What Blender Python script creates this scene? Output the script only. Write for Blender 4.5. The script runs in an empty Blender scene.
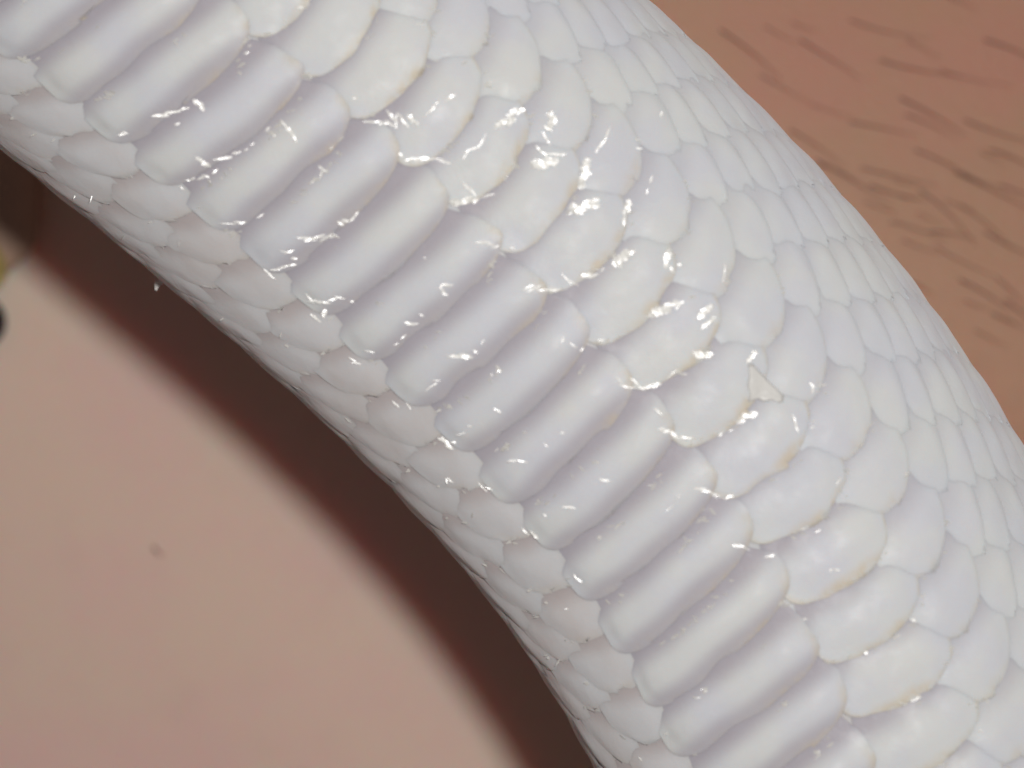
import bpy, bmesh, math, random
import numpy as np
from mathutils import Vector, noise
from mathutils.bvhtree import BVHTree

random.seed(11)
K = 1e-4                       # 1 unit of drawing = 0.1 mm
R = 262.0                      # body radius in those units
scene = bpy.context.scene
C = scene.collection

# ------------------------------------------------------------------ camera
CAM_D = 0.36
cam_data = bpy.data.cameras.new("camera")
cam_data.sensor_width = 36.0
cam_data.lens = 36.0 * CAM_D / 0.1024
cam_data.clip_start = 0.01
cam_data.clip_end = 20
cam_data.dof.use_dof = True
cam_data.dof.focus_distance = CAM_D - 0.010
cam_data.dof.aperture_fstop = cam_data.lens / 7.0
cam = bpy.data.objects.new("camera", cam_data)
cam.location = (0, 0, CAM_D)
C.objects.link(cam)
scene.camera = cam

# ------------------------------------------------------------------ light
world = bpy.data.worlds.new("World")
scene.world = world
world.use_nodes = True
bg = world.node_tree.nodes["Background"]
bg.inputs[0].default_value = (1.0, 0.92, 0.97, 1)
bg.inputs[1].default_value = 0.050

LAMP = Vector((0.030, 0.029, 0.345))
ld = bpy.data.lights.new("flash", 'AREA')
ld.shape = 'DISK'
ld.size = 0.020
ld.energy = 0.82
ld.color = (1.0, 0.985, 0.965)
lamp = bpy.data.objects.new("flash", ld)
lamp.location = LAMP
lamp.rotation_euler = (-LAMP).to_track_quat('-Z', 'Y').to_euler()
C.objects.link(lamp)

scene.view_settings.view_transform = 'Standard'
scene.view_settings.look = 'None'
scene.view_settings.exposure = 0.0
scene.view_settings.gamma = 1.0


def W(px, py, z=0.0):
    return Vector(((px - 512) * K, (384 - py) * K, z * K))


def at(px, py, z):
    """the point at height z that is seen at this place of the photograph"""
    k = 1 - z * K / CAM_D
    return Vector(((px - 512) * K * k, (384 - py) * K * k, z * K))


# ------------------------------------------------------------------ materials
def new_mat(name):
    m = bpy.data.materials.new(name)
    m.use_nodes = True
    nt = m.node_tree
    return m, nt, nt.nodes, nt.links, nt.nodes["Principled BSDF"]


def mix(nt, fac, a, b):
    n = nt.nodes.new("ShaderNodeMix")
    n.data_type = 'RGBA'
    if isinstance(fac, (int, float)):
        n.inputs[0].default_value = fac
    else:
        nt.links.new(fac, n.inputs[0])
    for i, v in ((6, a), (7, b)):
        if isinstance(v, tuple):
            n.inputs[i].default_value = (*v, 1)
        else:
            nt.links.new(v, n.inputs[i])
    return n.outputs[2]


def math_node(nt, op, a, b=None):
    n = nt.nodes.new("ShaderNodeMath")
    n.operation = op
    for i, v in enumerate((a, b)):
        if v is None:
            continue
        if isinstance(v, (int, float)):
            n.inputs[i].default_value = v
        else:
            nt.links.new(v, n.inputs[i])
    return n.outputs[0]


def noise_node(nt, scale, detail=3, rough=0.55, vec=None):
    n = nt.nodes.new("ShaderNodeTexNoise")
    n.inputs["Scale"].default_value = scale
    n.inputs["Detail"].default_value = detail
    n.inputs["Roughness"].default_value = rough
    if vec is None:
        tc = nt.nodes.new("ShaderNodeNewGeometry")
        vec = tc.outputs["Position"]
    nt.links.new(vec, n.inputs["Vector"])
    return n


def ramp(nt, val, p0, p1, a=0.0, b=1.0):
    n = nt.nodes.new("ShaderNodeMapRange")
    n.interpolation_type = 'SMOOTHSTEP'
    nt.links.new(val, n.inputs[0])
    n.inputs[1].default_value = p0
    n.inputs[2].default_value = p1
    n.inputs[3].default_value = a
    n.inputs[4].default_value = b
    return n.outputs[0]


def scale_material(name, ca, cb, croot):
    m, nt, N, L, p = new_mat(name)
    at = N.new("ShaderNodeAttribute")
    at.attribute_name = "tone"
    sep = N.new("ShaderNodeSeparateColor")
    L.new(at.outputs["Color"], sep.inputs[0])
    rim, rnd, root = sep.outputs[0], sep.outputs[1], sep.outputs[2]
    n1 = noise_node(nt, 130, 3)
    n2 = noise_node(nt, 900, 4)
    col = mix(nt, ramp(nt, n1.outputs[0], 0.35, 0.65), ca, cb)
    col = mix(nt, math_node(nt, 'MULTIPLY', rnd, 0.30), col, (0.70, 0.715, 0.73))
    col = mix(nt, math_node(nt, 'MULTIPLY', root, 0.95), col, croot)  # hinge-skin mauve, with painted groove shade on the belly plates
    rn = math_node(nt, 'MULTIPLY', rim, ramp(nt, n2.outputs[0], 0.32, 0.62, 0.25, 1.0))
    col = mix(nt, math_node(nt, 'MULTIPLY', rn, 0.65), col, (0.70, 0.56, 0.36))
    L.new(col, p.inputs["Base Color"])
    p.inputs["Diffuse Roughness"].default_value = 0.85
    p.inputs["Sheen Weight"].default_value = 0.15
    p.inputs["Sheen Roughness"].default_value = 0.45
    p.inputs["Sheen Tint"].default_value = (1.0, 0.93, 0.92, 1)
    p.inputs["Subsurface Weight"].default_value = 0.35
    p.inputs["Subsurface Radius"].default_value = (1.0, 0.72, 0.62)
    p.inputs["Subsurface Scale"].default_value = 0.0016
    n3 = noise_node(nt, 420, 4)
    L.new(ramp(nt, n3.outputs[0], 0.3, 0.7, 0.44, 0.66), p.inputs["Roughness"])
    p.inputs["Specular IOR Level"].default_value = 0.38
    # fine wrinkles along the scale
    n4 = noise_node(nt, 2600, 3)
    n5 = noise_node(nt, 480, 3)
    h = math_node(nt, 'ADD', math_node(nt, 'MULTIPLY', n4.outputs[0], 0.25), n5.outputs[0])
    b = N.new("ShaderNodeBump")
    b.inputs["Strength"].default_value = 0.22
    b.inputs["Distance"].default_value = 0.0004
    L.new(h, b.inputs["Height"])
    L.new(b.outputs[0], p.inputs["Normal"])
    return m


def flake_material(name, rough, weight, col, clear=0.0):
    m, nt, N, L, p = new_mat(name)
    p.inputs["Base Color"].default_value = (*col, 1)
    nr = noise_node(nt, 1400, 2)
    L.new(ramp(nt, nr.outputs[0], 0.35, 0.65, rough * 0.7, rough * 1.9), p.inputs["Roughness"])
    p.inputs["Specular IOR Level"].default_value = 0.6
    p.inputs["Transmission Weight"].default_value = weight
    p.inputs["IOR"].default_value = 1.4
    n4 = noise_node(nt, 3500, 3)
    b = N.new("ShaderNodeBump")
    b.inputs["Strength"].default_value = 0.2
    b.inputs["Distance"].default_value = 0.0001
    L.new(n4.outputs[0], b.inputs["Height"])
    L.new(b.outputs[0], p.inputs["Normal"])
    if clear:
        t = N.new("ShaderNodeBsdfTransparent")
        ms = N.new("ShaderNodeMixShader")
        ms.inputs[0].default_value = 1 - clear
        L.new(t.outputs[0], ms.inputs[1])
        L.new(p.outputs[0], ms.inputs[2])
        L.new(ms.outputs[0], N["Material Output"].inputs[0])
    return m


def human_material():
    m, nt, N, L, p = new_mat("human_skin")
    geo = N.new("ShaderNodeNewGeometry")
    sx = N.new("ShaderNodeSeparateXYZ")
    L.new(geo.outputs["Position"], sx.inputs[0])
    side = ramp(nt, math_node(nt, 'ADD', sx.outputs[0], sx.outputs[1]), -0.01, 0.04)
    n1 = noise_node(nt, 38, 4)
    n2 = noise_node(nt, 120, 4)
    pale = mix(nt, ramp(nt, n1.outputs[0], 0.35, 0.65), (0.81, 0.61, 0.50), (0.82, 0.565, 0.50))
    tan = mix(nt, ramp(nt, n1.outputs[0], 0.42, 0.66), (0.57, 0.33, 0.215), (0.60, 0.31, 0.22))
    col = mix(nt, side, pale, tan)
    col = mix(nt, ramp(nt, n2.outputs[0], 0.5, 0.9, 0, 0.12), col, (0.50, 0.31, 0.26))
    L.new(col, p.inputs["Base Color"])
    p.inputs["Subsurface Weight"].default_value = 0.9
    p.inputs["Subsurface Radius"].default_value = (1.0, 0.26, 0.14)
    p.inputs["Subsurface Scale"].default_value = 0.0070
    p.inputs["Roughness"].default_value = 0.55
    p.inputs["Specular IOR Level"].default_value = 0.3
    # fine skin creases: cells stretched across the limb, plus pores
    v = N.new("ShaderNodeTexVoronoi")
    v.feature = 'DISTANCE_TO_EDGE'
    v.inputs["Scale"].default_value = 1.0
    mp = N.new("ShaderNodeMapping")
    mp.inputs["Rotation"].default_value = (0, 0, math.radians(25))
    mp.inputs["Scale"].default_value = (420, 900, 600)
    L.new(geo.outputs["Position"], mp.inputs[0])
    L.new(mp.outputs[0], v.inputs["Vector"])
    n3 = noise_node(nt, 260, 4)
    h = math_node(nt, 'ADD', math_node(nt, 'MULTIPLY', ramp(nt, v.outputs["Distance"], 0.0, 0.15), 0.35), n3.outputs[0])
    b = N.new("ShaderNodeBump")
    b.inputs["Strength"].default_value = 0.16
    b.inputs["Distance"].default_value = 0.0006
    L.new(h, b.inputs["Height"])
    L.new(b.outputs[0], p.inputs["Normal"])
    return m


def plain(name, col, rough, metal=0.0, noise_scale=300):
    m, nt, N, L, p = new_mat(name)
    n = noise_node(nt, noise_scale, 3)
    c2 = tuple(c * 0.75 for c in col)
    L.new(mix(nt, n.outputs[0], col, c2), p.inputs["Base Color"])
    p.inputs["Roughness"].default_value = rough
    p.inputs["Metallic"].default_value = metal
    return m


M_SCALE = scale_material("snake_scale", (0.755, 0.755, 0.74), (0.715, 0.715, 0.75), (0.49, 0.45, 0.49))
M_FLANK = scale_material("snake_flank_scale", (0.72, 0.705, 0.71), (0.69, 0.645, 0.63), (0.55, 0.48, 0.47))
M_FILM = flake_material("shed_film", 0.19, 0.0, (0.85, 0.83, 0.77), 0.40)
M_FLAKE = flake_material("dry_flake", 0.5, 0.0, (0.93, 0.91, 0.87), 0.35)
M_SKIN = human_material()
M_HAIR = plain("hair", (0.11, 0.045, 0.03), 0.5)


# ------------------------------------------------------------------ helpers
def link(name, me, mat, parent=None, smooth=True):
    o = bpy.data.objects.new(name, me)
    C.objects.link(o)
    if mat:
        me.materials.append(mat)
    if smooth and len(me.polygons):
        me.polygons.foreach_set("use_smooth", [True] * len(me.polygons))
    if parent:
        o.parent = parent
    return o


def mesh_from(name, verts, faces, tone=None):
    me = bpy.data.meshes.new(name)
    me.from_pydata(verts, [], faces)
    if tone is not None:
        a = me.color_attributes.new("tone", 'FLOAT_COLOR', 'POINT')
        a.data.foreach_set("color", np.asarray(tone, dtype=np.float32).ravel())
    me.update()
    return me


def grid_faces(nu, nv, off=0, closed_v=False):
    f = []
    for i in range(nu - 1):
        for j in range(nv if closed_v else nv - 1):
            j2 = (j + 1) % nv
            f.append((off + i * nv + j, off + i * nv + j2, off + (i + 1) * nv + j2, off + (i + 1) * nv + j))
    return f


def empty(name, loc, label, cat):
    o = bpy.data.objects.new(name, None)
    o.empty_display_size = 0.01
    C.objects.link(o)
    o.location = loc
    o['label'] = label
    o['category'] = cat
    return o


# ------------------------------------------------------------------ snake centre line
CTRL = [(-300, -430), (-190, -345), (-80, -257), (60, -145), (210, -24), (320, 70), (425, 165), (529, 258), (640, 367),
        (692, 428), (724, 470), (765, 531), (798, 592), (835, 668), (868, 745), (905, 830), (945, 930), (985, 1030), (1022, 1120)]
_c = np.array(CTRL, float)
_t = np.r_[0, np.cumsum(np.hypot(*np.diff(_c, axis=0).T))]
_tn = _t / _t[-1] * 2 - 1
_px = np.polyfit(_tn, _c[:, 0], 6)
_py = np.polyfit(_tn, _c[:, 1], 6)
_tt = np.linspace(-1, 1, 3000)
_x, _y = np.polyval(_px, _tt), np.polyval(_py, _tt)
_s = np.r_[0, np.cumsum(np.hypot(np.diff(_x), np.diff(_y)))]
_i0 = np.argmin((_x - 529) ** 2 + (_y - 258) ** 2)
_s -= _s[_i0]
S_MIN, S_MAX = _s[0], _s[-1]
_dx, _dy = np.gradient(_x, _s), np.gradient(_y, _s)

BULGE = 0.80
PFLAT = 2.5                   # cross-section a little squarer than a circle


def spow(v, e):
    return np.sign(v) * np.abs(v) ** e


def surf(s, phi, h):
    """Point of the snake: s along it, phi round it (0 = towards the viewer, + = upper right), h above the core."""
    s = np.asarray(s, float)
    lean = np.interp(s, [-500, -350, 0, 250, 500], [-0.02, -0.04, -0.20, -0.42, -0.55])   # the plates lean a little along the bend
    s = s + R * (BULGE * (np.cos(phi) - 1) + (lean * np.minimum(np.sin(phi), 0) - 0.04 * np.maximum(np.sin(phi) - 0.25, 0)))
    cx, cy = np.interp(s, _s, _x), np.interp(s, _s, _y)
    tx, ty = np.interp(s, _s, _dx), np.interp(s, _s, _dy)
    q = np.hypot(tx, ty)
    nx, ny = ty / q, -tx / q
    n = (R + h) * spow(np.sin(phi), 2 / PFLAT)
    z = (R + h) * spow(np.cos(phi), 2 / PFLAT)
    X = (cx + n * nx - 512) * K
    Y = (384 - (cy + n * ny)) * K
    return np.stack([X, Y, z * K], -1)


snake = empty("snake", (0, 0, 0), "white scaled snake lying diagonally across the bare skin, belly and flank in view", "snake")

# core body: one continuous tube below the scales
ns, nphi = 150, 72
ss = np.linspace(S_MIN + 220, S_MAX - 40, ns)
ph = np.linspace(-math.pi, math.pi, nphi, endpoint=False)
SS, PH = np.meshgrid(ss, ph, indexing='ij')
V = surf(SS, PH, -1.3)
caps = [tuple(range(nphi)), tuple((ns - 1) * nphi + i for i in range(nphi - 1, -1, -1))]
me = mesh_from("body", V.reshape(-1, 3).tolist(), grid_faces(ns, nphi, 0, True) + caps)
body = link("body", me, M_FLANK, snake)

# ------------------------------------------------------------------ scales
BV_V, BV_F = [], []
EDGES = []                     # free edges that carry wet shed film
P = 60.5
S0 = -12.0


def sstep(x, a, b):
    t = np.clip((x - a) / (b - a), 0, 1)
    return t * t * (3 - 2 * t)


def make_scale(kind, s_tip, phc, hw, length, A, lift, tip, corner_p, na, nb, rim=0.0, film=0.0, root_tone=1.0, skew=0.0, seed=0, rise=0.28, roll=0.0):
    rs = random.Random(seed)
    a = 1 - (1 - np.linspace(0, 1, na)) ** 1.5
    bl = np.linspace(-1, 1, nb)
    b = np.sign(bl) * (1 - (1 - np.abs(bl)) ** 1.6)
    Ag, Bg = np.meshgrid(a, b, indexing='ij')
    # outline: nearly parallel sides, a rounded or pointed free end
    tx = np.clip((Ag - (1 - tip)) / tip, 0, 1)
    w = np.clip(1 - tx ** corner_p, 0, 1) ** (1 / corner_p)
    w = np.maximum(w, 0.02) * (0.86 + 0.14 * sstep(Ag, 0.0, 0.5))
    # uneven outline
    ang = np.arctan2(Bg * w, Ag - 0.5)
    ph1, ph2 = rs.uniform(0, 6.28), rs.uniform(0, 6.28)
    w = w * (1 + 0.025 * np.sin(3 * ang + ph1) + 0.015 * np.sin(7 * ang + ph2))
    wig = 2.2 * np.sin(2.6 * Bg + ph2) + 1.2 * np.sin(7.0 * Bg + ph1)
    s = s_tip - length * (1 - Ag) + wig * Ag + skew * Bg * hw * R
    phi = phc + Bg * w * hw
    # height: soft pillow, sunk at the root, feathered to a low step at the free rim
    x = np.clip((Ag - rise) / (1 - rise), 0, 1)
    ab = np.abs(Bg)
    root = -3.5 + 3.5 * sstep(Ag, 0.0, 0.16 if roll else rise + 0.05)
    if hw > 0.2:                                   # belly plate: a soft ridge, straight across
        side = 1 - sstep(ab, 0.70, 1.0)
        prof = 0.5 * (1 - np.cos(2 * np.pi * x))
        ends = (0.25 + 0.75 * side) * (1 - 0.5 * sstep(-Bg, 0.45, 1.0))
        h = root + A * prof * ends + lift * sstep(Ag, 0.5, 0.95) - 1.0 * sstep(Ag, 0.93, 1.0) + 0.4 * sstep(ab, 0.8, 1.0)
        span = (np.sin(phi) - math.sin(phc - hw)) / (math.sin(phc + hw) - math.sin(phc - hw))
        chord = math.cos(phc - hw) + (math.cos(phc + hw) - math.cos(phc - hw)) * span
        s = s - 0.8 * BULGE * R * (np.cos(phi) - chord)
    elif roll:                                     # back scale: flat tile, its outer side rolled down
        side = 1 - sstep(ab, 0.3, 1.0)
        prof = sstep(Ag, rise, 0.7) * (1 - 0.92 * sstep(Ag, 0.66, 1.0))
        h = root + A * prof * side + lift * sstep(Ag, 0.3, 0.95) + 1.9 * Bg * sstep(Ag, 0.2, 0.6) - 3.6 * sstep(Bg, 0.35, 1.0)
    else:
        side = 1 - sstep(ab, 0.3, 1.0)
        prof = sstep(Ag, rise, 0.68) * (1 - 0.8 * sstep(Ag, 0.68, 1.0))
        h = root + A * prof * (0.15 + 0.85 * side) + lift * sstep(Ag, 0.3, 0.9) - 0.7 * sstep(Ag, 0.9, 1.0)
    ox, oy = rs.uniform(0, 50), rs.uniform(0, 50)
    h = h + 0.7 * np.sin(3.1 * Bg * hw * 6 + ox) * np.sin(5 * Ag + oy) * side
    V = surf(s, phi, h)
    rimv = rim * np.maximum(sstep(Ag, 0.86, 0.985), sstep(np.abs(Bg) * np.ones_like(Ag), 0.9, 1.0) * sstep(Ag, 0.45, 0.8) * (0.8 if hw < 0.2 else 0.9))
    hinge_shade = root_tone * (1 - sstep(Ag, rise + 0.02, rise + 0.30))  # mauve hinge skin at the root, doubling as groove shade on plates
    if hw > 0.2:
        hinge_shade = np.maximum(hinge_shade, 0.75 * sstep(Ag, 0.72, 0.92))  # shade of the groove painted ahead of the free edge too
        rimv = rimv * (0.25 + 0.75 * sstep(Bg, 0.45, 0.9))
    tone = np.stack([rimv, np.full_like(Ag, rs.random()), hinge_shade, np.ones_like(Ag)], -1)
    vv = V.reshape(-1, 3).tolist()
    ff = grid_faces(na, nb)
    me = mesh_from(kind, vv, ff, tone.reshape(-1, 4))
    # face outward
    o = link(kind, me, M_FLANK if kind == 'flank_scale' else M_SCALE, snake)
    me.flip_normals()
    base = len(BV_V)
    BV_V.extend(vv)
    BV_F.extend([tuple(base + i for i in f) for f in ff])
    if film:
        EDGES.append((s_tip, phc, hw, length, tip, corner_p, film, seed))
    return o


def rad(d):
    return math.radians(d)


ROWS_RIGHT = []                # centre angle, half width, pillow
c = 32.6
for i in range(10):
    ROWS_RIGHT.append(c)
    c += 7.9 - 0.32 * i

JV = range(-14, 14)
sd = 0
for j in JV:
    sd += 1
    r = random.Random(1000 + j)
    st = S0 + j * P
    # belly plates
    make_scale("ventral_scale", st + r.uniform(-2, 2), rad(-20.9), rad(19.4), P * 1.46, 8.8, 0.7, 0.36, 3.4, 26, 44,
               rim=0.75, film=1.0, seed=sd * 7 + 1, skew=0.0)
    # first flank row beside the plates
    make_scale("lateral_scale", st + P * 0.22 + r.uniform(-3, 3), rad(6.4), rad(9.6), P * 1.7, 5.0, 1.2, 0.42, 2.5, 24, 26,
               rim=0.9, film=1.2, seed=sd * 7 + 2, skew=-0.05)
    make_scale("lateral_scale", st + P * 0.86 + r.uniform(-3, 3), rad(19.8), rad(10.0), P * 1.6, 4.0, 1.2, 0.48, 2.1, 22, 22,
               rim=0.4, film=0.5, seed=sd * 7 + 3, root_tone=0.5)
    # rows beyond the plates at the left
    for q, (cc, hw) in enumerate([(-46.5, 10.0), (-59.5, 10.0), (-72.0, 9.6), (-84.0, 9.0), (-95.0, 8.0)]):
        make_scale("flank_scale", st + P * (0.45 if q % 2 == 0 else 0.95) + r.uniform(-3, 3), rad(cc), rad(hw), P * 1.45,
                   2.2 if q < 1 else 1.3, 0.4 if q < 1 else 0.2, 0.45, 3.0, 18, 16, rim=0.3, film=0.25 if q < 2 else 0.0, root_tone=0.9, seed=sd * 31 + q)
    # back rows at the right
    for q, cc in enumerate(ROWS_RIGHT):
        make_scale("dorsal_scale", st + P * (0.36 if q % 2 == 0 else 0.86) + r.uniform(-2.5, 2.5), rad(cc + r.uniform(-.3, .3)), rad((9.6 if q == 0 else 8.7) - 0.28 * q),
                   P * 1.42, 1.8, 0.8, 0.46, 1.9, 22, 20, rim=0.0, roll=1.0, root_tone=0.22, seed=sd * 57 + q)

BVH = BVHTree.FromPolygons([Vector(v) for v in BV_V], BV_F)
CAMP = Vector((0, 0, CAM_D))


def hit(px, py):
    d = (W(px, py) - CAMP).normalized()
    loc, nor, idx, dist = BVH.ray_cast(CAMP, d)
    if loc is None:
        return None, None
    if nor.z < 0:
        nor = -nor
    return loc, nor


# ------------------------------------------------------------------ shed film on the free edges
fv, ff = [], []


def add_patch(center, nrm, along, ln, wd, curl=0.025, rnd=random):
    """a small wrinkled scrap of shed film, lying at centre with the given facing"""
    along = (along - nrm * along.dot(nrm)).normalized()
    side = nrm.cross(along)
    nu, nv = 6, 4
    base = len(fv)
    jx = rnd.uniform(0, 99)
    for i in range(nu):
        for j in range(nv):
            u, v = i / (nu - 1) * 2 - 1, j / (nv - 1) * 2 - 1
            ww = wd * (1 - 0.85 * abs(u) ** 2.2) * rnd.uniform(0.7, 1.15)
            p = center + along * (u * ln * rnd.uniform(0.88, 1.1)) + side * (v * ww)
            p = p - nrm * (curl * wd * (v * v) + 0.012 * ln * u * u) + nrm * (wd * 0.012 * math.sin(jx + 4 * u + 3 * v))
            fv.append(tuple(p))
    ff.extend(grid_faces(nu, nv, base))


TRACED = [  # x, y, direction (degrees, counter-clockwise from right), half length, half width
    (200, 104, -40, 7, 3), (172, 112, 14, 20, 2), (124, 133, 0, 4, 2), (178, 124, 20, 3, 2), (203, 162, -32, 8, 2.6), (226, 158, 12, 8, 2),
    (237, 152, 20, 4, 2), (246, 150, 30, 3, 2), (253, 144, 35, 3, 1.5), (205, 177, 15, 6, 2), (191, 179, 10, 5, 2), (216, 171, 25, 4, 1.6),
    (182, 188, -40, 4, 1.6), (241, 222, 10, 5, 2.2), (229, 223, 0, 7, 1.2), (262, 215, 25, 6, 1.3), (289, 131, -48, 11, 1.8), (268, 129, 40, 3, 1.8),
    (322, 169, -40, 4, 2.4), (331, 148, 40, 3, 1.4), (394, 119, -50, 8, 2.2), (403, 121, -48, 7, 2.2), (413, 121, -40, 6, 3), (381, 123, -5, 14, 2),
    (355, 98, 0, 3, 2), (432, 109, 48, 9, 1.4), (450, 98, 20, 5, 2), (316, 237, 4, 16, 2.4), (334, 236, 0, 4, 2), (288, 251, 0, 6, 1.5),
    (294, 258, 0, 3, 2), (285, 267, 20, 12, 1.6), (270, 274, -35, 6, 1.6), (343, 222, -10, 5, 2.6), (352, 220, 30, 4, 2), (357, 214, 50, 3, 1.8),
    (401, 155, -45, 4, 1.8), (418, 160, 5, 12, 2.4), (442, 161, -18, 8, 1.8), (470, 190, -35, 8, 1.8), (487, 196, 10, 6, 1.6), (466, 201, 5, 14, 3),
    (505, 123, 18, 11, 4.5), (516, 112, 20, 9, 3), (480, 143, 45, 8, 1.6), (468, 152, 35, 6, 1.5), (483, 243, -15, 5, 2), (493, 246, -5, 5, 2.2),
    (513, 248, 0, 2.5, 1.6), (551, 122, 70, 9, 6), (546, 138, -55, 6, 2), (544, 163, 8, 12, 5.5), (555, 155, 0, 8, 2), (541, 151, -40, 6, 2),
    (586, 168, 80, 9, 5), (583, 180, 75, 9, 5), (603, 141, 60, 14, 1.6), (584, 207, 10, 14, 5), (592, 201, 10, 6, 3), (571, 213, 30, 4, 1.6),
    (626, 208, 85, 7, 4.2), (624, 220, 80, 4, 2), (651, 180, 80, 4, 1.6), (647, 192, 70, 3, 1.6), (621, 258, 22, 10, 6), (628, 253, 20, 6, 3),
    (589, 276, -6, 8, 2.6), (602, 270, 60, 4, 1.6), (569, 281, -30, 7, 1.4), (667, 260, 85, 8, 3), (671, 270, -50, 4, 2), (724, 272, 85, 7, 1.4),
    (661, 115, 80, 2.5, 2), (532, 288, -12, 8, 2), (554, 290, 0, 5, 2.6), (543, 291, 0, 5, 2), (660, 311, 18, 11, 5), (671, 305, 10, 7, 3),
    (680, 305, 70, 4, 2), (705, 311, 30, 8, 4), (709, 323, 45, 7, 2.6), (703, 356, 10, 8, 4), (697, 352, 0, 4, 3), (752, 357, 60, 7, 3),
    (619, 380, -50, 4, 1.8), (637, 384, -32, 8, 2), (655, 385, 10, 5, 2.4), (645, 388, 10, 6, 1.8), (628, 387, -10, 6, 1.5), (672, 373, 40, 5, 1.6),
    (684, 374, 0, 3, 1.6), (563, 340, 70, 3, 2), (573, 345, -25, 5, 1.4), (582, 350, 60, 3, 1.8), (602, 340, 0, 3, 1.6), (658, 411, -45, 4, 1.8),
    (668, 432, -25, 9, 2.2), (684, 437, 5, 9, 1.8), (746, 415, 18, 9, 4), (721, 434, 40, 4, 1.8), (731, 430, 20, 4, 1.6), (546, 445, -40, 2.5, 1.6),
    (562, 433, 0, 2.5, 1.5), (518, 460, -6, 9, 1.8), (812, 387, -60, 5, 2), (795, 423, -75, 7, 2), (318, 301, -18, 12, 1.8), (337, 299, 5, 7, 2.2),
    (325, 313, 60, 4, 3.4), (316, 318, -35, 5, 1.8), (352, 301, 0, 2.5, 1.6), (356, 361, -32, 7, 1.8), (370, 351, -10, 6, 1.3), (411, 324, -10, 5, 2.4),
    (422, 315, -30, 3, 1.8), (404, 336, 30, 3, 1.8), (396, 344, 30, 3, 1.5), (460, 357, -6, 10, 2.4), (475, 351, -30, 3, 1.8), (483, 341, 50, 3, 1.3),
    (432, 386, 35, 6, 1.6), (436, 380, 0, 4, 1.2), (396, 404, -35, 4, 1.8), (409, 406, -60, 3, 2.2), (470, 426, 0, 3, 2), (446, 444, -30, 9, 2.2),
    (454, 442, 0, 3, 1.8), (463, 433, 10, 6, 1.3), (441, 286, 60, 3, 2), (447, 285, 0, 4, 2.6), (444, 292, -45, 4, 2), (498, 411, -20, 4, 1.8),
    (486, 488, -30, 8, 1.6), (449, 480, -40, 4, 2), (604, 480, -25, 4, 2.2), (569, 507, 0, 5, 1.8), (545, 515, -40, 3, 2), (534, 534, -42, 5, 2.6),
    (525, 531, -42, 5, 1.4), (577, 578, -50, 5, 1.6), (567, 609, 0, 2, 1.4), (702, 490, -25, 7, 1.8), (714, 494, -15, 8, 2), (730, 497, 10, 4, 2.2),
    (740, 546, -15, 9, 1.6), (770, 556, 20, 4, 2), (838, 481, 60, 3, 2), (831, 570, 0, 2.5, 2), (837, 570, 0, 2.5, 2), (805, 619, 0, 2.5, 1.8),
    (670, 508, 45, 6, 1.2), (677, 498, 50, 5, 1.2), (92, 197, 70, 4, 1.3), (75, 196, 60, 3, 1.2), (818, 531, 30, 3, 2),
]
for (x, y, dg, hl, hwid) in TRACED:
    loc, nor = hit(x, y)
    if loc is None:
        continue
    n = 1 if hl * hwid < 8 else (2 if hl * hwid < 18 else (4 if hl * hwid < 40 else 7))
    al0 = Vector((math.cos(rad(dg)), math.sin(rad(dg)), 0))
    sd0 = Vector((-al0.y, al0.x, 0))
    for k in range(n):
        u = 0 if n == 1 else (k + 0.5) / n * 2 - 1
        off = al0 * (u * hl * 0.9) + sd0 * (random.gauss(0, 0.35) * hwid if n > 1 else 0)
        loc, nor = hit(x + off.x, y - off.y)
        if loc is None:
            continue
        view = (CAMP - loc).normalized()
        half = ((LAMP - loc).normalized() + view).normalized()
        nrm = (half + Vector((random.gauss(0, 1), random.gauss(0, 1), 0)) * 0.03).normalized()  # scrap tilted to throw the lamp back, so the glint is shaped in
        ang = rad(dg + random.gauss(0, 14 if n > 1 else 5))
        al = Vector((math.cos(ang), math.sin(ang), 0))
        f = 1.35 if n == 1 else 1.9 / n ** 0.75
        add_patch(loc + nor * (0.5 * K) + view * (0.8 * K), nrm, al, hl * f * 0.88 * random.uniform(0.7, 1.15) * K, hwid * (0.72 if n < 4 else 0.85) * random.uniform(0.6, 1.1) * K)

# loose frill along every carrying edge, half turned to glint in the lamp
for (st, phc, hw, length, tip, cp, film, seed) in EDGES:
    rs = random.Random(seed + 5)
    n = int((34 if hw > 0.3 else 16) * film)
    for _ in range(n):
        b = rs.uniform(-0.92, 0.95)
        clump = noise.noise(Vector((seed * 1.7, b * 3.0, 2.0)))
        if clump < 0.02:
            continue
        aa = (1 - abs(b) ** cp) ** (1 / cp) * tip + (1 - tip)
        s = st - length * (1 - aa) + rs.gauss(1, 2.2)
        p0 = Vector(surf(s, phc + b * hw, 4.0).tolist())
        loc, nor, _i, _d = BVH.find_nearest(p0)
        if loc is None:
            continue
        if nor.z < 0:
            nor = -nor
        q = Vector((rs.gauss(0, 1), rs.gauss(0, 1), rs.gauss(0, 0.5))) * 0.24
        hv = ((LAMP - loc).normalized() + (CAMP - loc).normalized()).normalized()
        nrm = (nor.lerp(hv, 0.5) + q).normalized()
        ang = rad(rs.choice([-35, 20, 30, 40, 5]) + rs.gauss(0, 14))
        al = Vector((math.cos(ang), math.sin(ang), 0))
        add_patch(loc + nor * (0.8 * K), nrm, al, rs.uniform(1.5, 5) * K, rs.uniform(0.7, 1.7) * K, rnd=rs)

me = mesh_from("shed_film", fv, ff)
film = link("shed_film", me, M_FILM, snake)
film['kind'] = 'stuff'


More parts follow.
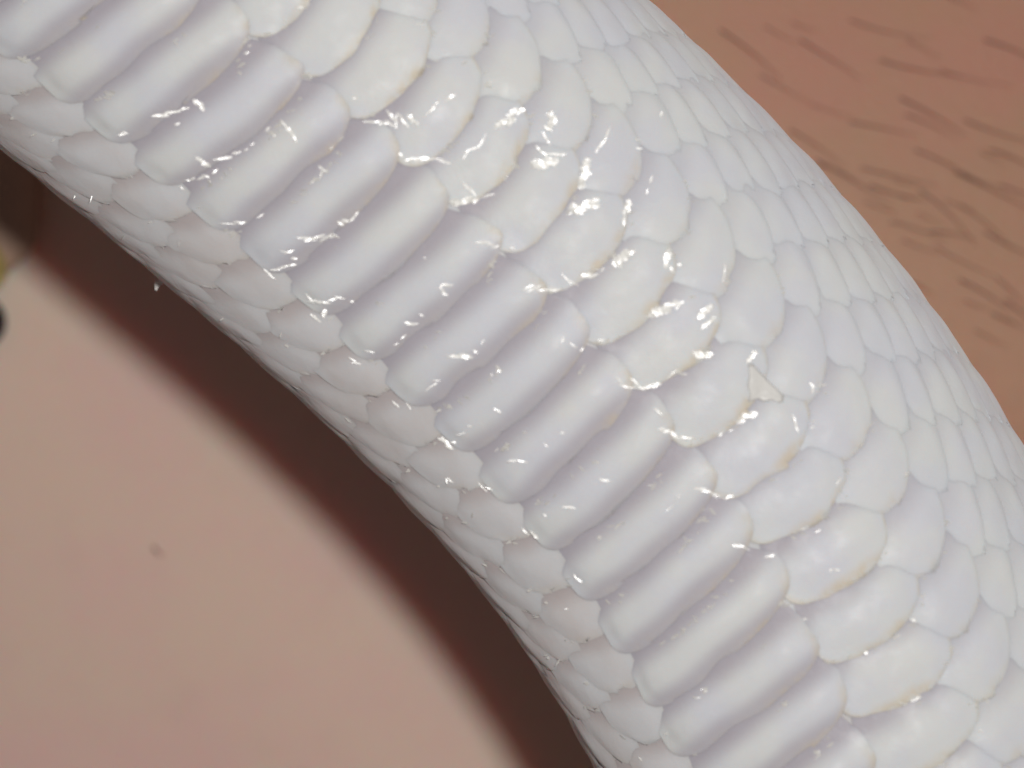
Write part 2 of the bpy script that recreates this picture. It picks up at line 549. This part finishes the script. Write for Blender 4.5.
# larger loose flakes, each a part
def flake(points, lift, label=None, mat=M_FLAKE, thick=0.15):
    """a torn scrap: outline in drawing units, laid on the scales and lifted a little"""
    bm = bmesh.new()
    cx = sum(p[0] for p in points) / len(points)
    cy = sum(p[1] for p in points) / len(points)
    rings = []
    for f in (1.0, 0.8, 0.6, 0.4, 0.2):
        ring = []
        for (x, y) in points:
            px, py = cx + (x - cx) * f, cy + (y - cy) * f
            loc, nor = hit(px, py)
            if loc is None:
                loc = W(px, py, 0)
                nor = Vector((0, 0, 1))
            hgt = lift * (1.0 if f < 1 else 0.4) + random.uniform(-0.15, 0.2)
            ring.append(bm.verts.new(loc + Vector((0, 0, 1)) * (hgt * K)))
        rings.append(ring)
    n = len(points)
    for a, b in zip(rings[:-1], rings[1:]):
        for i in range(n):
            bm.faces.new((a[i], a[(i + 1) % n], b[(i + 1) % n], b[i]))
    bm.faces.new(rings[-1])
    bmesh.ops.recalc_face_normals(bm, faces=bm.faces[:])
    bmesh.ops.solidify(bm, geom=bm.faces[:], thickness=-thick * K)
    me = bpy.data.meshes.new("skin_flake")
    bm.to_mesh(me)
    bm.free()
    o = link("skin_flake", me, mat, snake)
    if label:
        o['label'] = label
    return o


flake([(748, 364), (753, 364), (759, 371), (768, 381), (777, 389), (784, 396), (783, 402), (779, 403), (773, 400), (764, 402), (757, 399), (748, 402), (750, 394), (747, 386), (749, 376)], 1.4,
      "cream torn flake of shed skin lying between two scales")


def dangling(px, py, z, shards, label):
    """torn scrap hanging out from the lower edge of the body"""
    global fv, ff
    keep = fv, ff
    fv, ff = [], []
    for (dx, dy, dg, ln, wd) in shards:
        al = Vector((math.cos(rad(dg)), math.sin(rad(dg)), 0.2))
        add_patch(at(px + dx, py + dy, z), Vector((0.3 * math.sin(dg), 0.25, 1)).normalized(), al, ln * K, wd * K, curl=0.5)
    me = mesh_from("skin_flake", fv, ff)
    fv, ff = keep
    o = link("skin_flake", me, M_FLAKE, snake)
    o['label'] = label


dangling(159, 283, 0, [(0, 0, 60, 8, 3), (-3, 2, 100, 6, 2), (4, -3, 30, 6, 2)], "pale torn scrap of skin on the lower edge near the upper left")
dangling(513, 625, 0, [(0, 0, -65, 9, 1.6), (-3, -7, -50, 6, 2)], "thin pale sliver of skin hanging from the lower edge")

# ------------------------------------------------------------------ the person below
PZ = -660.0


def ground_z(px, py):
    # broad, gently crowned flesh, dented under the snake
    d = (px - 512) * 0.72 + (384 - py) * 0.69 * 1.0
    u = (px - 512) * 0.69 - (384 - py) * 0.72
    z = PZ - 1.0e-5 * (u * u) - 0.00006 * (d * d)
    z += 150 * sstep(d, 60, 420)
    # flesh swells up under the weight it carries and meets the snake's underside
    ax = W(px, py)
    i = int(np.argmin((_x - px) ** 2 + (_y - py) ** 2))
    dist = math.hypot(_x[i] - px, _y[i] - py)
    z = z + (-248 - z) * (1 - sstep(dist, 30, 210))
    return float(z)


nu, nv = 96, 96
us = np.linspace(-1500, 2500, nu)
vs = np.linspace(-1500, 2300, nv)
verts, faces = [], []
for y in vs:
    for x in us:
        z = ground_z(x, y) + 5 * noise.noise(Vector((x * 0.004, y * 0.004, 1.3)))
        verts.append(tuple(W(x, y, z)))
faces = grid_faces(nv, nu)
faces = [f[::-1] for f in faces]
# close the limb below so that it is a solid body
rim = [i for i in range(nu)] + [r * nu + nu - 1 for r in range(1, nv)] + [(nv - 1) * nu + i for i in range(nu - 2, -1, -1)] + [r * nu for r in range(nv - 2, 0, -1)]
prev = rim
for dz, sc in ((-260, 1.03), (-600, 0.95), (-800, 0.6)):
    cur = []
    for i in rim:
        x, y, z = verts[i]
        cur.append(len(verts))
        verts.append((0.03 + (x - 0.03) * sc, y * sc, (PZ + dz) * K))
    m_ = len(rim)
    for i in range(m_):
        faces.append((prev[i], prev[(i + 1) % m_], cur[(i + 1) % m_], cur[i]))
    prev = cur
faces.append(tuple(prev))
person = empty("person", (0, 0, PZ * K), "bare skin of a person under the white snake, hairy on the upper right side", "person")
me = mesh_from("body", [(v[0], v[1], v[2] - PZ * K) for v in verts], faces)
pb = link("body", me, M_SKIN, person)


def make_hair(x, y, ang, ln, rad_px, bend, lift):
    bm = bmesh.new()
    n = 9
    rings = []
    for i in range(n):
        t = i / (n - 1)
        a = rad(ang + bend * t)
        px = x + math.cos(rad(ang + bend * t * 0.5)) * ln * t
        py = y - math.sin(rad(ang + bend * t * 0.5)) * ln * t
        gk = 1 + 450 * K / CAM_D
        z = ground_z(512 + (px - 512) * gk, 384 + (py - 384) * gk) + 3 + lift * math.sin(t * 2.2)
        ctr = at(px, py, z) - Vector((0, 0, PZ * K))
        sidev = Vector((-math.sin(a), math.cos(a), 0))
        r = rad_px * K * (1 - 0.8 * t)
        rings.append([bm.verts.new(ctr + sidev * (r * math.cos(k * math.pi / 2.5)) + Vector((0, 0, 1)) * (r * math.sin(k * math.pi / 2.5))) for k in range(5)])
    for a, b in zip(rings[:-1], rings[1:]):
        for k in range(5):
            bm.faces.new((a[k], a[(k + 1) % 5], b[(k + 1) % 5], b[k]))
    bm.faces.new(rings[0][::-1])
    bm.faces.new(rings[-1])
    bmesh.ops.recalc_face_normals(bm, faces=bm.faces[:])
    me = bpy.data.meshes.new("hair")
    bm.to_mesh(me)
    bm.free()
    return link("hair", me, M_HAIR, person)


HAIRS = [(790, 130, -30, 45), (815, 160, -22, 60), (820, 165, -16, 26), (862, 168, -12, 56), (905, 115, -14, 45), (870, 185, -25, 34),
         (890, 222, -14, 40), (930, 232, 3, 36), (902, 240, -22, 26), (935, 246, -33, 50), (915, 150, -20, 60), (955, 172, -24, 62),
         (920, 190, -35, 56), (985, 232, -30, 50), (965, 120, -22, 55), (990, 150, -18, 45), (850, 122, -8, 50), (900, 98, -24, 50),
         (960, 205, -28, 44), (1000, 185, -22, 40), (880, 60, -22, 55), (800, 40, -28, 50), (940, 70, -25, 60), (985, 40, -18, 55), (850, 20, -24, 55),
         (720, 30, -30, 50), (760, 75, -32, 45), (960, 280, -25, 40), (905, 280, -15, 26), (1005, 300, -35, 30), (975, 330, -30, 30)]
for k, (x, y, a, ln) in enumerate(HAIRS):
    r = random.Random(k)
    make_hair(x, y, a + r.uniform(-4, 4), ln * r.uniform(1.2, 1.6), r.uniform(0.6, 1.05), r.uniform(-26, 20), r.uniform(4, 12))
for k in range(22):
    r = random.Random(500 + k)
    x, y = r.uniform(760, 1050), r.uniform(-20, 330)
    make_hair(x, y, r.gauss(-24, 9), r.uniform(22, 50), r.uniform(0.45, 0.8), r.uniform(-15, 15), r.uniform(3, 9))
make_hair(153, 547, -50, 14, 1.6, 10, 3)

# ------------------------------------------------------------------ ornament cut by the left edge
orn = empty("ornament", W(-8, 300, PZ), "small yellow metal ornament with a dark oval stone, cut off by the left edge", "ornament")
OZ = W(-8, 300, PZ)


def ellipsoid(name, cx, cy, cz, rx, ry, rz, mat, rot=0.0):
    bm = bmesh.new()
    bmesh.ops.create_uvsphere(bm, u_segments=28, v_segments=16, radius=1.0)
    ca, sa = math.cos(rot), math.sin(rot)
    o = at(cx, cy, cz) - OZ
    for v in bm.verts:
        x, y, z = v.co.x * rx, v.co.y * ry, v.co.z * rz
        v.co = Vector(((x * ca - y * sa) * K, (x * sa + y * ca) * K, z * K)) + o
    me = bpy.data.meshes.new(name)
    bm.to_mesh(me)
    bm.free()
    return link(name, me, mat, orn)


M_GOLD = plain("yellow_metal", (0.72, 0.60, 0.22), 0.38, 0.5)
M_STONE = plain("dark_stone", (0.02, 0.012, 0.02), 0.25)
M_BAND = plain("brown_band", (0.55, 0.36, 0.26), 0.6)
ellipsoid("setting", -12, 262, PZ + 20, 24, 34, 26, M_GOLD, 0.12)
ellipsoid("stone", -14, 322, PZ + 20, 24, 28, 24, M_STONE)
bm = bmesh.new()
prev = None
for i in range(15):
    t = i / 14
    px, py = 0 + 6 * math.sin(t * 2), 272 - 220 * t
    ring = []
    for k in range(12):
        a = k / 12 * 2 * math.pi
        ring.append(bm.verts.new(at(px + 36 * math.sqrt(min(1, t * 7 + 0.05)) * math.cos(a), py, PZ + 22 + 16 * math.sqrt(min(1, t * 7 + 0.05)) * math.sin(a)) - OZ))
    if prev:
        for k in range(12):
            bm.faces.new((prev[k], prev[(k + 1) % 12], ring[(k + 1) % 12], ring[k]))
    else:
        bm.faces.new(ring)
    prev = ring
bm.faces.new(prev)
bmesh.ops.recalc_face_normals(bm, faces=bm.faces[:])
me = bpy.data.meshes.new("band")
bm.to_mesh(me)
bm.free()
link("band", me, M_BAND, orn)
